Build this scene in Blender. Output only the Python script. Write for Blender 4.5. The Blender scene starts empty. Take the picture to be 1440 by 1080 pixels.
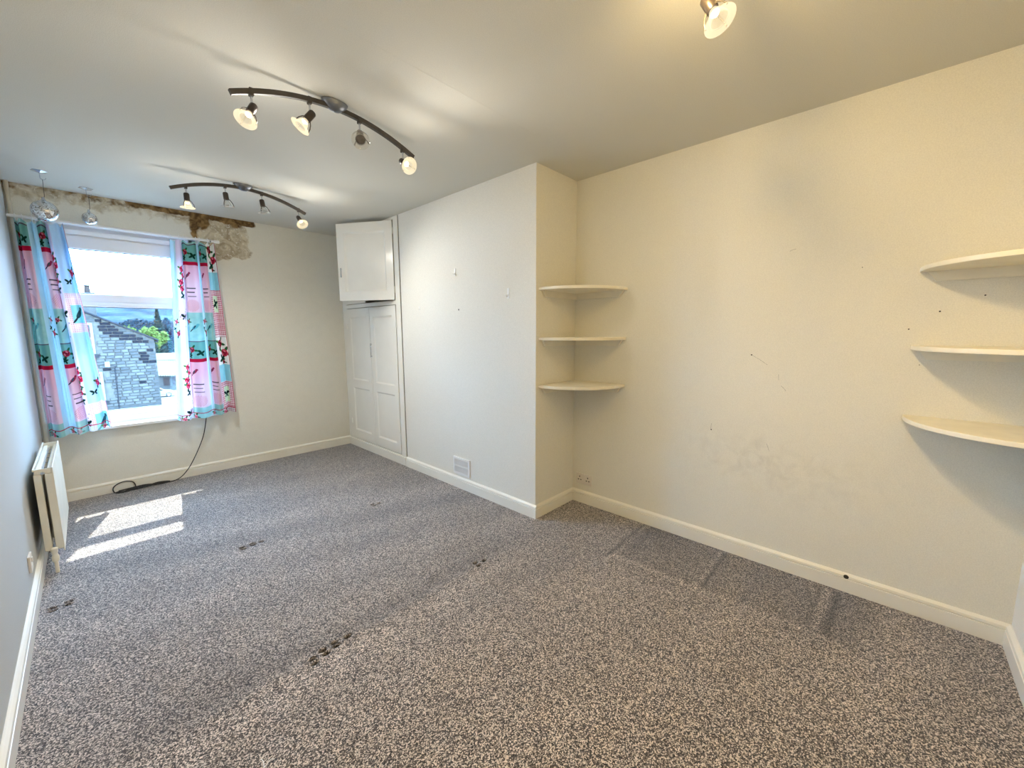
import bpy, bmesh, math, random
import numpy as np
from mathutils import Vector, Matrix
random.seed(7); rng = np.random.default_rng(5)
S = bpy.context.scene; COL = S.collection

# ------------------------------------------------------------------ camera
W, B, D, R, Y1, H = 2.853, 2.393, 5.134, 2.226, 3.885, 2.40
CX, CY, CZ, YAW, PIT, ROL, FPX = 0.2923, 0.4606, 1.3277, 0.8131, -0.1301, -0.0047, 565.86
_f = Vector((math.sin(YAW)*math.cos(PIT), math.cos(YAW)*math.cos(PIT), math.sin(PIT)))
_r = Vector((math.cos(YAW), -math.sin(YAW), 0)); _u = _r.cross(_f)
RV = _r*math.cos(ROL) + _u*math.sin(ROL); UV = -_r*math.sin(ROL) + _u*math.cos(ROL)
camd = bpy.data.cameras.new('camera'); cam = bpy.data.objects.new('camera', camd); COL.objects.link(cam)
cam.matrix_world = Matrix(((RV.x, UV.x, -_f.x, CX), (RV.y, UV.y, -_f.y, CY), (RV.z, UV.z, -_f.z, CZ), (0, 0, 0, 1)))
camd.sensor_fit = 'HORIZONTAL'; camd.sensor_width = 36; camd.lens = 36*FPX/1440; camd.clip_start = 0.02; camd.clip_end = 2000
S.camera = cam
def far(px, py, Y):                       # a point of the view beyond the window, at distance Y
    v = _f + RV*(px-720)/FPX - UV*(py-540)/FPX; t = (Y-CY)/v.y
    return Vector((CX+v.x*t, Y, CZ+v.z*t))

# ------------------------------------------------------------------ world, sun, exposure
S.view_settings.view_transform = 'Standard'; S.view_settings.look = 'None'
S.view_settings.gamma = 1; S.view_settings.use_curve_mapping = False; S.view_settings.exposure = 0.42
SKY, SUN, LAMP = 34.0, 24.0, 13.0
wd = bpy.data.worlds.new('sky'); S.world = wd; wd.use_nodes = True
nt = wd.node_tree; bg = nt.nodes['Background']
tc = nt.nodes.new('ShaderNodeTexCoord'); mp = nt.nodes.new('ShaderNodeMapping'); mp.inputs['Scale'].default_value = (2, 2, 5)
nz = nt.nodes.new('ShaderNodeTexNoise'); nz.inputs['Scale'].default_value = 1.6; nz.inputs['Detail'].default_value = 6
cr = nt.nodes.new('ShaderNodeValToRGB'); cr.color_ramp.elements[0].position = .35; cr.color_ramp.elements[1].position = .7
cr.color_ramp.elements[0].color = (.27, .55, 1, 1); cr.color_ramp.elements[1].color = (.44, .70, 1, 1)
nt.links.new(tc.outputs['Generated'], mp.inputs[0]); nt.links.new(mp.outputs[0], nz.inputs[0])
nt.links.new(nz.outputs[0], cr.inputs[0]); nt.links.new(cr.outputs[0], bg.inputs[0]); bg.inputs[1].default_value = SKY
sl = bpy.data.lights.new('sun', 'SUN'); sl.energy = SUN; sl.angle = math.radians(.6); sl.color = (1, .95, .86)
so = bpy.data.objects.new('sun', sl); COL.objects.link(so)
so.rotation_euler = Vector((-.19, -1, -1.39)).to_track_quat('-Z', 'Y').to_euler()

# ------------------------------------------------------------------ materials
def lin(c):
    c = np.asarray(c, float); return np.where(c <= .04045, c/12.92, ((c+.055)/1.055)**2.4)
def mat(name, col, rough=.6, metal=0., spec=.5, noise=None, bump=None, alpha=None):
    m = bpy.data.materials.new(name); m.use_nodes = True; n = m.node_tree.nodes; L = m.node_tree.links; b = n['Principled BSDF']
    b.inputs['Base Color'].default_value = (*col, 1); b.inputs['Roughness'].default_value = rough
    b.inputs['Metallic'].default_value = metal; b.inputs['Specular IOR Level'].default_value = spec
    t = n.new('ShaderNodeTexCoord')
    if noise:                              # (scale, strength)
        x = n.new('ShaderNodeTexNoise'); x.inputs['Scale'].default_value = noise[0]; x.inputs['Detail'].default_value = 5
        L.new(t.outputs['Object'], x.inputs[0]); r = n.new('ShaderNodeValToRGB')
        k = noise[1]; r.color_ramp.elements[0].position = .3; r.color_ramp.elements[1].position = .7
        r.color_ramp.elements[0].color = (*[c*(1-k) for c in col], 1); r.color_ramp.elements[1].color = (*[min(1, c*(1+k)) for c in col], 1)
        L.new(x.outputs[0], r.inputs[0]); L.new(r.outputs[0], b.inputs['Base Color'])
    if bump:                               # (scale, strength, distance)
        x = n.new('ShaderNodeTexNoise'); x.inputs['Scale'].default_value = bump[0]; x.inputs['Detail'].default_value = 4
        L.new(t.outputs['Object'], x.inputs[0]); q = n.new('ShaderNodeBump'); q.inputs['Strength'].default_value = bump[1]; q.inputs['Distance'].default_value = bump[2]
        L.new(x.outputs[0], q.inputs['Height']); L.new(q.outputs[0], b.inputs['Normal'])
    return m
def emis(name, col, e):
    m = bpy.data.materials.new(name); m.use_nodes = True; n = m.node_tree.nodes; n.remove(n['Principled BSDF'])
    x = n.new('ShaderNodeEmission'); x.inputs[0].default_value = (*col, 1); x.inputs[1].default_value = e
    m.node_tree.links.new(x.outputs[0], n['Material Output'].inputs[0]); return m
def thin_glass(name, tint=(.96, .98, .99), gloss=.06, milk=0):
    m = bpy.data.materials.new(name); m.use_nodes = True; n = m.node_tree.nodes; L = m.node_tree.links; n.remove(n['Principled BSDF'])
    t = n.new('ShaderNodeBsdfTransparent'); t.inputs[0].default_value = (*tint, 1)
    g = n.new('ShaderNodeBsdfGlossy'); g.inputs['Roughness'].default_value = .02
    mx = n.new('ShaderNodeMixShader'); fr = n.new('ShaderNodeLayerWeight'); fr.inputs[0].default_value = .25
    ma = n.new('ShaderNodeMath'); ma.operation = 'MULTIPLY_ADD'; ma.inputs[1].default_value = .5; ma.inputs[2].default_value = gloss
    L.new(fr.outputs['Fresnel'], ma.inputs[0]); L.new(ma.outputs[0], mx.inputs[0]); L.new(t.outputs[0], mx.inputs[1]); L.new(g.outputs[0], mx.inputs[2])
    o = mx
    if milk:
        d = n.new('ShaderNodeBsdfDiffuse'); d.inputs[0].default_value = (.9, .9, .88, 1); o = n.new('ShaderNodeMixShader'); o.inputs[0].default_value = milk
        L.new(mx.outputs[0], o.inputs[1]); L.new(d.outputs[0], o.inputs[2])
    L.new(o.outputs[0], n['Material Output'].inputs[0]); return m

WALLC = (.78, .755, .66)
def wall_material(name, base, scuffs=False, stain=False):
    m = mat(name, base, .75, spec=.25, bump=(420, .35, .002)); n = m.node_tree.nodes; L = m.node_tree.links; b = n['Principled BSDF']
    t = n.new('ShaderNodeTexCoord')
    def noise(s, d=5, dist=0):
        x = n.new('ShaderNodeTexNoise'); x.inputs['Scale'].default_value = s; x.inputs['Detail'].default_value = d; x.inputs['Distortion'].default_value = dist
        L.new(t.outputs['Object'], x.inputs[0]); return x.outputs[0]
    def ramp(inp, p0, c0, p1, c1):
        r = n.new('ShaderNodeValToRGB'); r.color_ramp.elements[0].position = p0; r.color_ramp.elements[1].position = p1
        r.color_ramp.elements[0].color = (*c0, 1); r.color_ramp.elements[1].color = (*c1, 1); L.new(inp, r.inputs[0]); return r.outputs[0]
    def mix(f, a, c, mode='MIX'):
        x = n.new('ShaderNodeMix'); x.data_type = 'RGBA'; x.blend_type = mode
        if isinstance(f, float): x.inputs[0].default_value = f
        else: L.new(f, x.inputs[0])
        for i, v in ((6, a), (7, c)):
            if isinstance(v, tuple): x.inputs[i].default_value = (*v, 1)
            else: L.new(v, x.inputs[i])
        return x.outputs[2]
    col = ramp(noise(230, 3), .3, tuple(c*.93 for c in base), .7, tuple(min(1, c*1.05) for c in base))
    if scuffs or stain:
        a = n.new('ShaderNodeAttribute'); a.attribute_name = 'wear'
        sep = n.new('ShaderNodeSeparateColor'); L.new(a.outputs['Color'], sep.inputs[0])
        def mul(x, y):
            q = n.new('ShaderNodeMath'); q.operation = 'MULTIPLY'; L.new(x, q.inputs[0]); L.new(y, q.inputs[1]); return q.outputs[0]
        gry = ramp(noise(14, 8, .6), .42, (0, 0, 0), .75, (1, 1, 1))
        col = mix(mul(sep.outputs[0], gry), col, (.33, .30, .25))
        if stain:
            def crisp(mask, sc, lo, hi):
                q = n.new('ShaderNodeMath'); q.operation = 'ADD'; L.new(mask, q.inputs[0]); L.new(noise(sc, 10, .5), q.inputs[1]); return ramp(q.outputs[0], lo, (0, 0, 0), hi, (1, 1, 1))
            blot = ramp(noise(11, 10, 1.5), .34, (.36, .29, .19), .66, (.66, .59, .44))
            flake = ramp(noise(24, 10, 2.2), .58, (0, 0, 0), .66, (1, 1, 1))
            blot = mix(flake, blot, (.74, .70, .60))
            col = mix(crisp(sep.outputs[1], 13, .78, .98), col, blot)
            brown = ramp(noise(18, 9, 1.0), .36, (.085, .045, .015), .68, (.34, .21, .085))
            col = mix(crisp(sep.outputs[2], 17, .80, 1.0), col, brown)
    L.new(col, b.inputs['Base Color']); return m

M = {}
M['wall'] = wall_material('cream_wall_paint', WALLC)
M['wall_r'] = wall_material('cream_wall_paint_scuffed', WALLC, scuffs=True)
M['wall_f'] = wall_material('cream_wall_paint_stained', WALLC, scuffs=True, stain=True)
M['breast'] = wall_material('off_white_wall_paint', (.79, .775, .71))
M['white_wall'] = wall_material('pale_wall_paint', (.80, .79, .75))
M['ceil'] = mat('ceiling_paint', (.67, .655, .59), .85, spec=.2, noise=(260, .05), bump=(300, .3, .002))
M['gloss'] = mat('white_gloss_paint', (.84, .83, .77), .22, noise=(5, .02))
M['skirt'] = mat('cream_gloss_paint', (.82, .79, .69), .3, noise=(6, .02))
M['gap'] = mat('dark_gap', (.03, .028, .025), .9, noise=(20, .2))
M['upvc'] = mat('white_plastic', (.85, .86, .86), .3, noise=(4, .015))
M['plast'] = mat('white_socket_plastic', (.72, .67, .60), .3, noise=(30, .02))
M['gasket'] = mat('grey_gasket', (.12, .13, .15), .6, noise=(10, .1))
M['glass'] = thin_glass('window_glass', (.93, .97, .98), .03)
M['disc'] = thin_glass('lamp_glass', (.97, .97, .95), .12, .12)
def lit_glass():
    m = bpy.data.materials.new('lit_lamp_glass'); m.use_nodes = True; n = m.node_tree.nodes; L = m.node_tree.links; n.remove(n['Principled BSDF'])
    t = n.new('ShaderNodeBsdfTransparent'); e = n.new('ShaderNodeEmission'); e.inputs[0].default_value = (1, .82, .52, 1); e.inputs[1].default_value = 1.1
    x = n.new('ShaderNodeMixShader'); w = n.new('ShaderNodeLayerWeight'); w.inputs[0].default_value = .35
    a = n.new('ShaderNodeMath'); a.operation = 'MULTIPLY_ADD'; a.inputs[1].default_value = .6; a.inputs[2].default_value = .30
    L.new(w.outputs['Facing'], a.inputs[0]); L.new(a.outputs[0], x.inputs[0]); L.new(t.outputs[0], x.inputs[1]); L.new(e.outputs[0], x.inputs[2]); L.new(x.outputs[0], n['Material Output'].inputs[0]); return m
M['disc_lit'] = lit_glass()
M['bar'] = mat('dark_nickel', (.085, .075, .066), .42, .7, noise=(40, .12))
M['holder'] = mat('black_nickel', (.055, .045, .04), .35, .6, noise=(40, .12))
M['mount'] = mat('grey_satin_metal', (.20, .215, .25), .38, .9, noise=(30, .06))
M['chrome'] = mat('satin_chrome', (.62, .64, .68), .22, 1, noise=(30, .06))
M['bulb_on'] = emis('lit_bulb', (1, .84, .60), 7)
M['bulb_off'] = mat('unlit_bulb', (.30, .29, .28), .15, .8, noise=(60, .3))
M['rad'] = mat('cream_radiator_enamel', (.80, .76, .64), .35, noise=(7, .04))
M['black'] = mat('black_rubber', (.012, .012, .013), .5, noise=(60, .2))
M['mirror'] = mat('mirror_tile', (.86, .87, .88), .05, 1, noise=(80, .05))
M['pipe'] = mat('cream_pipe_paint', (.56, .50, .38), .4, noise=(9, .08))
M['shelf'] = mat('cream_shelf_paint', (.82, .77, .63), .38, noise=(12, .05))

# ------------------------------------------------------------------ mesh helpers
class MB:
    def __init__(s): s.v = []; s.f = []
    def add(s, v, f):
        k = len(s.v); s.v += [tuple(p) for p in v]; s.f += [tuple(i+k for i in q) for q in f]; return s
    def box(s, a, b):
        x0, y0, z0 = [min(p, q) for p, q in zip(a, b)]; x1, y1, z1 = [max(p, q) for p, q in zip(a, b)]
        return s.add([(x0,y0,z0),(x1,y0,z0),(x1,y1,z0),(x0,y1,z0),(x0,y0,z1),(x1,y0,z1),(x1,y1,z1),(x0,y1,z1)],
                     [(3,2,1,0),(4,5,6,7),(0,1,5,4),(1,2,6,5),(2,3,7,6),(3,0,4,7)])
    def prism(s, prof, origin, u, v, w):   # profile [(a,b)] swept along w
        o = Vector(origin); u = Vector(u); v = Vector(v); w = Vector(w); n = len(prof)
        p = [o+u*a+v*b for a, b in prof]; p += [q+w for q in p]
        return s.add(p, [tuple(range(n))[::-1], tuple(range(n, 2*n))] + [(i, (i+1) % n, n+(i+1) % n, n+i) for i in range(n)])
    def tube(s, pts, r, n=8, cap=True):
        pts = [Vector(p) for p in pts]; rs = r if isinstance(r, (list, tuple)) else [r]*len(pts); vs = []; fs = []
        t = (pts[1]-pts[0]).normalized(); a = t.orthogonal().normalized()
        for i, p in enumerate(pts):
            t = (pts[min(i+1, len(pts)-1)]-pts[max(i-1, 0)]).normalized(); a = (a-t*a.dot(t)).normalized(); b = t.cross(a)
            vs += [p+(a*math.cos(2*math.pi*k/n)+b*math.sin(2*math.pi*k/n))*rs[i] for k in range(n)]
        for i in range(len(pts)-1):
            fs += [(i*n+k, i*n+(k+1) % n, (i+1)*n+(k+1) % n, (i+1)*n+k) for k in range(n)]
        if cap: fs += [tuple(range(n))[::-1], tuple(range((len(pts)-1)*n, len(pts)*n))]
        return s.add(vs, fs)
    def lathe(s, prof, origin, axis, n=24): # profile [(radius, height)]
        o = Vector(origin); t = Vector(axis).normalized(); a = t.orthogonal().normalized(); b = t.cross(a); vs = []; fs = []
        for rr, h in prof:
            rr = max(rr, 1e-5)
            vs += [o+t*h+(a*math.cos(2*math.pi*k/n)+b*math.sin(2*math.pi*k/n))*rr for k in range(n)]
        for i in range(len(prof)-1):
            fs += [(i*n+k, i*n+(k+1) % n, (i+1)*n+(k+1) % n, (i+1)*n+k) for k in range(n)]
        return s.add(vs, fs)
    def build(s, name, m, parent=None, smooth=False, bevel=0, loc=None):
        me = bpy.data.meshes.new(name); v = s.v
        if loc is not None: v = [(p[0]-loc[0], p[1]-loc[1], p[2]-loc[2]) for p in v]
        me.from_pydata(v, [], s.f)
        bm = bmesh.new(); bm.from_mesh(me); bmesh.ops.recalc_face_normals(bm, faces=bm.faces)
        if bevel:
            bmesh.ops.remove_doubles(bm, verts=bm.verts, dist=1e-6)
            ed = [e for e in bm.edges if len(e.link_faces) == 2 and e.calc_face_angle(0) > .5]
            bmesh.ops.bevel(bm, geom=ed, offset=bevel, segments=2, affect='EDGES', profile=.6, clamp_overlap=True)
        bm.to_mesh(me); bm.free()
        if smooth:
            me.polygons.foreach_set('use_smooth', [True]*len(me.polygons))
            try: me.set_sharp_from_angle(angle=math.radians(38))
            except Exception: pass
        me.materials.append(m if not isinstance(m, str) else M[m])
        o = bpy.data.objects.new(name, me); COL.objects.link(o)
        if loc is not None: o.location = loc
        if parent: o.parent = parent
        return o
def thing(name, label, cat, loc=(0, 0, 0), group=None):
    o = bpy.data.objects.new(name, None); COL.objects.link(o); o.location = loc; o.empty_display_size = .05
    return tag(o, label, cat, group)
def tag(o, label, cat, group=None, kind=None):
    o['label'] = label; o['category'] = cat
    if group: o['group'] = group
    if kind: o['kind'] = kind
    return o
def struct(o, label=None):
    o['kind'] = 'structure'
    if label: o['label'] = label
    return o
def settle(root):                          # parts were built in world coordinates: shift them under their root
    bpy.context.view_layer.update()
    for c in root.children: c.matrix_parent_inverse = Matrix.Translation(-Vector(root.location))
    return root
def copy_tree(o, parent=None):
    c = o.copy(); COL.objects.link(c)
    if parent: c.parent = parent
    for ch in list(o.children): copy_tree(ch, c)
    return c
def grid(name, m, nu, nv, fn, parent=None, smooth=True):   # fn(u,v arrays)->xyz arrays
    u, v = np.meshgrid(np.linspace(0, 1, nu), np.linspace(0, 1, nv)); x, y, z = fn(u, v)
    P = np.stack([x, y, z], -1).reshape(-1, 3); i = np.arange(nu*nv).reshape(nv, nu)
    F = np.stack([i[:-1, :-1], i[:-1, 1:], i[1:, 1:], i[1:, :-1]], -1).reshape(-1, 4)
    me = bpy.data.meshes.new(name); me.vertices.add(len(P)); me.vertices.foreach_set('co', P.ravel().astype(np.float32))
    me.loops.add(F.size); me.loops.foreach_set('vertex_index', F.ravel().astype(np.int32))
    me.polygons.add(len(F)); me.polygons.foreach_set('loop_start', np.arange(0, F.size, 4, dtype=np.int32))
    me.update(calc_edges=True); me.validate()
    if smooth: me.polygons.foreach_set('use_smooth', [True]*len(me.polygons))
    me.materials.append(m); o = bpy.data.objects.new(name, me); COL.objects.link(o)
    if parent: o.parent = parent
    return o, u, v
def paint(o, name, rgb):
    a = o.data.color_attributes.new(name, 'FLOAT_COLOR', 'POINT'); c = np.ones((len(o.data.vertices), 4), np.float32)
    c[:, :3] = np.asarray(rgb).reshape(-1, 3); a.data.foreach_set('color', c.ravel())
def fbm(x, y, sc, oct=4, seed=0):          # smooth value noise for wear masks
    g = np.random.default_rng(seed).random((64, 64)); out = np.zeros_like(x); amp = 1; tot = 0
    for k in range(oct):
        a = x*sc*2**k+k*13.7; b = y*sc*2**k+k*7.3; i = np.floor(a).astype(int); j = np.floor(b).astype(int); p = a-i; q = b-j
        p = p*p*(3-2*p); q = q*q*(3-2*q); G = lambda ii, jj: g[ii % 64, jj % 64]
        out += amp*((G(i, j)*(1-p)+G(i+1, j)*p)*(1-q)+(G(i, j+1)*(1-p)+G(i+1, j+1)*p)*q); tot += amp; amp *= .5
    return out/tot
def sstep(a, b, x):
    t = np.clip((x-a)/(b-a), 0, 1); return t*t*(3-2*t)

# ------------------------------------------------------------------ room shell
T = .12
# floor: carpet with the prints the furniture left
def carpet_mat():
    m = bpy.data.materials.new('brown_twist_carpet'); m.use_nodes = True; n = m.node_tree.nodes; L = m.node_tree.links; b = n['Principled BSDF']
    t = n.new('ShaderNodeTexCoord')
    def noise(s, d):
        x = n.new('ShaderNodeTexNoise'); x.inputs['Scale'].default_value = s; x.inputs['Detail'].default_value = d; L.new(t.outputs['Object'], x.inputs[0]); return x.outputs[0]
    v = n.new('ShaderNodeTexVoronoi'); v.inputs['Scale'].default_value = 290; v.inputs['Randomness'].default_value = 1; L.new(t.outputs['Object'], v.inputs[0])
    sp = n.new('ShaderNodeSeparateColor'); L.new(v.outputs['Color'], sp.inputs[0])
    a1 = n.new('ShaderNodeMath'); a1.operation = 'MULTIPLY_ADD'; a1.inputs[1].default_value = .8; L.new(sp.outputs[0], a1.inputs[0])
    n2 = n.new('ShaderNodeMath'); n2.operation = 'MULTIPLY'; n2.inputs[1].default_value = .2; L.new(noise(260, 3), n2.inputs[0]); L.new(n2.outputs[0], a1.inputs[2])
    at = n.new('ShaderNodeAttribute'); at.attribute_name = 'wear'; se = n.new('ShaderNodeSeparateColor'); L.new(at.outputs['Color'], se.inputs[0])
    r = n.new('ShaderNodeValToRGB'); e = r.color_ramp.elements; e[0].position = .18; e[1].position = .82
    e[0].color = (.012, .009, .008, 1); e[1].color = (.70, .61, .54, 1); q = r.color_ramp.elements.new(.5); q.color = (.112, .089, .077, 1)
    L.new(a1.outputs[0], r.inputs[0])
    mx = n.new('ShaderNodeMix'); mx.data_type = 'RGBA'; mx.blend_type = 'MULTIPLY'; mx.inputs[0].default_value = 1
    k = n.new('ShaderNodeMath'); k.operation = 'MULTIPLY'; k.inputs[1].default_value = 2; L.new(se.outputs[0], k.inputs[0])
    cm = n.new('ShaderNodeCombineColor'); [L.new(k.outputs[0], cm.inputs[i]) for i in range(3)]
    L.new(r.outputs[0], mx.inputs[6]); L.new(cm.outputs[0], mx.inputs[7]); L.new(mx.outputs[2], b.inputs['Base Color'])
    b.inputs['Roughness'].default_value = 1; b.inputs['Specular IOR Level'].default_value = .1
    b.inputs['Sheen Weight'].default_value = .55; b.inputs['Sheen Roughness'].default_value = .5; b.inputs['Sheen Tint'].default_value = (.84, .90, 1, 1)
    bp = n.new('ShaderNodeBump'); bp.inputs['Strength'].default_value = 1; bp.inputs['Distance'].default_value = .006
    L.new(a1.outputs[0], bp.inputs['Height']); L.new(bp.outputs[0], b.inputs['Normal']); return m
M['carpet'] = carpet_mat()
dents = []
for cx_, cy_, n_, ang in ((.886, 2.09, 7, .0), (1.749, 2.102, 3, .2), (1.732, 3.297, 3, .1), (.90, 3.305, 5, 0), (.10, 3.33, 4, .1)):
    for k in range(n_):
        dents.append((cx_+(k//2-(n_-1)/4)*.052*math.cos(ang)+random.uniform(-.004, .004), cy_+(k % 2-.5)*.028+random.uniform(-.004, .004)+(k//2-(n_-1)/4)*.012))
XW = W+.02
def floor_fn(u, v):
    x = u*(XW+.02)-.02; y = v*(D+.02+.02)-.02; z = np.zeros_like(x)
    z += .0022*(fbm(x, y, 9, 3, 3)-.5) - .0015
    for (a, c) in dents: z -= .018*np.exp(-(((x-a)/.015)**2+((y-c)/.0085)**2)**2)
    z += .003*np.exp(-((y-2.075)/.03)**2)*sstep(.3, .5, x)*(1-sstep(1.7, 2.1, x))
    return x, y, z
fl, u, v = grid('floor', M['carpet'], 470, 840, floor_fn); struct(fl, 'dark brown speckled carpet with furniture dents')
x, y, _ = floor_fn(u, v)
wear = .5 + .10*(fbm(x, y, 1.3, 3, 9)-.5) + .12*(fbm(x*1.0, y*2.4, 2.2, 3, 4)-.5)
wob = .05*(fbm(x, y, 2.5, 3, 21)-.5)
edge = y-2.075+wob                                      # join where the pile turns
mask = sstep(.1, .4, x)*(1-sstep(1.6, 2.2, x))
wear += mask*(.13*np.exp(-((edge+.07)/.09)**2)-.13*np.exp(-((edge-.06)/.07)**2))
for k in range(7):                                      # vacuum strokes
    ph = rng.uniform(0, 3); wear += .018*np.sin((x*.35+y)*(6+k*1.7)+ph)
def lineprint(x0, y0, x1, y1, w, d):
    global wear
    dx, dy = x1-x0, y1-y0; L2 = dx*dx+dy*dy; t = np.clip(((x-x0)*dx+(y-y0)*dy)/L2, 0, 1)
    dd = np.hypot(x-x0-t*dx, y-y0-t*dy); wear += d*np.exp(-(dd/w)**2)
fm = sstep(2.33, 2.40, x)*(1-sstep(1.58, 1.60, y))*sstep(.35, .5, y); wear -= .13*fm           # where a bookcase stood
lineprint(2.32, 1.60, 2.80, 1.61, .012, -.25); lineprint(2.32, 1.575, 2.80, 1.585, .012, .15)
lineprint(2.362, 1.08, 2.80, 1.088, .012, -.2); lineprint(2.362, 1.105, 2.80, 1.112, .012, .2)
lineprint(2.43, .614, 2.80, .600, .014, .2); lineprint(2.42, .570, 2.80, .555, .016, -.2); lineprint(2.43, .642, 2.80, .63, .012, -.12)
lineprint(2.345, 1.56, 2.38, .60, .014, .17); lineprint(2.31, 1.5, 2.34, .6, .012, -.06)
for (a, c) in dents: wear -= .62*np.exp(-(((x-a)/.017)**2+((y-c)/.010)**2)**2)
paint(fl, 'wear', np.repeat(np.clip(wear, .05, 1).reshape(-1, 1), 3, 1))
sub = MB().box((-.1, -.1, -.25), (W+.1, D+.3, -.02)).build('floor', M['gap']); struct(sub)

# walls
def wallgrid(name, m, P0, U, V, nu, nv):
    P0 = np.array(P0, float); U = np.array(U, float); V = np.array(V, float)
    return grid(name, m, nu, nv, lambda u, v: tuple(P0[i]+U[i]*u+V[i]*v for i in range(3)), smooth=False)
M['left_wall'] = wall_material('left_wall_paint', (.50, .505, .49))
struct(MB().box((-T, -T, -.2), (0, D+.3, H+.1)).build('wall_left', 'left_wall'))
struct(MB().box((-T, -T, -.2), (W+T, 0, H+.1)).build('wall_near', 'white_wall'))
wr, u, v = wallgrid('wall_right', M['wall_r'], (W, 0, 0), (0, D, 0), (0, 0, H), 260, 130)
yy = u*D; zz = v*H
sc = np.exp(-(((yy-.85)/.36)**2+((zz-.55)/.13)**2))*.22+np.exp(-(((yy-1.0)/.1)**2+((zz-.66)/.08)**2))*.22+np.exp(-(((yy-1.25)/.15)**2+((zz-.65)/.1)**2))*.10+.02
paint(wr, 'wear', np.stack([np.clip(sc, 0, 1)]*1+[sc*0]*2, -1)); struct(wr, 'cream painted wall with grey scuffs')
struct(MB().box((W+.004, -T, -.2), (W+T, D+.3, H+.1)).build('wall_right', 'gap'))
struct(MB().box((B, R, -.02), (W+.002, Y1, H+.02)).build('wall_breast', 'breast'), 'off-white chimney breast')
# skim the alcove return in the wall colour
struct(MB().box((B+.0005, R-.0025, 0), (W+.002, R+.001, H)).build('wall_alcove', 'wall'), 'cream alcove side of the chimney breast')
# far wall with the window opening
WX0, WX1, WZ0, WZ1 = .13, 1.10, .56, 2.17
fw = MB()
for a, b in (((-T, D+.004, -.2), (WX0, D+.30, H+.1)), ((WX1, D+.004, -.2), (W+T, D+.30, H+.1)), ((WX0, D+.004, -.2), (WX1, D+.30, WZ0)), ((WX0, D+.004, WZ1), (WX1, D+.30, H+.1))): fw.box(a, b)
struct(fw.build('wall_far', 'white_wall'))
def farskin(x0, x1, z0, z1, nu, nv):
    o, u, v = wallgrid('wall_far', M['wall_f'], (x0, D, z0), (x1-x0, 0, 0), (0, 0, z1-z0), nu, nv); xx = x0+u*(x1-x0); zz = z0+v*(z1-z0)
    wa = .05*(fbm(xx, zz, 5, 4, 31)-.5)*2.2
    bl = sstep(1.0, 1.12, xx+wa)*(1-sstep(1.44, 1.52, xx+wa*1.5+.0))*sstep(1.98, 2.06, zz+wa*2.2+.10*(1.45-xx))*.85
    top = sstep(2.33, 2.385, zz+wa*.7)*(1-sstep(1.50, 1.62, xx+wa))*(.35+.65*sstep(.5, .95, xx))
    drip = np.exp(-((xx-1.07+.25*wa)/.035)**2)*sstep(2.12, 2.22, zz+wa)*.75+np.exp(-((xx-1.15+.3*wa)/.05)**2)*sstep(2.24, 2.33, zz+wa)*.8+np.exp(-((xx-1.40+.3*wa)/.05)**2)*sstep(2.30, 2.36, zz+wa)*.8
    sof = sstep(2.16, 2.36, zz+wa)*(1-sstep(1.2, 1.5, xx))*.45
    br = np.clip(np.maximum(np.maximum(top, drip), 0), 0, 1); gr = np.clip(np.maximum(bl, sof), 0, 1)
    paint(o, 'wear', np.stack([gr*0+.05, gr, br], -1)); struct(o, 'cream window wall with brown damp stains under the ceiling'); return o
farskin(0, W, WZ1, H, 420, 60); farskin(WX1, W, 0, WZ1, 220, 260); farskin(0, WX0, 0, WZ1, 12, 60); farskin(WX0, WX1, 0, WZ0, 60, 40)
# reveal lining
rv = MB(); e = .004
rv.box((WX0-.002, D, WZ0), (WX0+e, D+.30, WZ1)); rv.box((WX1-e, D, WZ0), (WX1+.002, D+.30, WZ1)); rv.box((WX0, D, WZ1-e), (WX1, D+.30, WZ1+.002))
struct(rv.build('trim_1', 'upvc'), 'white window reveal')
struct(MB().box((-T, -T, H), (W+T, D+.3, H+.15)).build('ceiling', 'ceil'), 'off-white ceiling')
struct(MB().prism([(-.006, 0), (0, -.0007), (.006, 0)], (.55, 1.978, H), (0, 1, 0), (0, 0, 1), (1.6, .01, 0)).build('ceiling', 'ceil'), 'ridge of a lining paper joint')

# baseboards
HB = .096; TB = .018
PROF = [(0, 0), (TB, 0), (TB, HB*.70), (TB-.007, HB*.715), (TB-.007, HB*.75), (TB-.001, HB*.79), (TB-.003, HB*.90), (TB-.010, HB*.97), (TB-.014, HB), (0, HB)]
def base(name, o, along, out, m='skirt'):
    return struct(MB().prism(PROF, o, out, (0, 0, 1), along).build(name, m), 'moulded baseboard')
base('baseboard_left', (0, 0, 0), (0, D, 0), (1, 0, 0), 'gloss'); base('baseboard_far', (0, D, 0), (B, 0, 0), (0, -1, 0))
base('baseboard_right', (W, 0, 0), (0, R, 0), (-1, 0, 0)); base('baseboard_near', (0, 0, 0), (W, 0, 0), (0, 1, 0), 'gloss')
base('baseboard_breast', (B, R-TB, 0), (0, Y1-R+TB, 0), (-1, 0, 0), 'gloss'); base('baseboard_alcove', (B-.001, R, 0), (W-B, 0, 0), (0, -1, 0))

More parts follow.
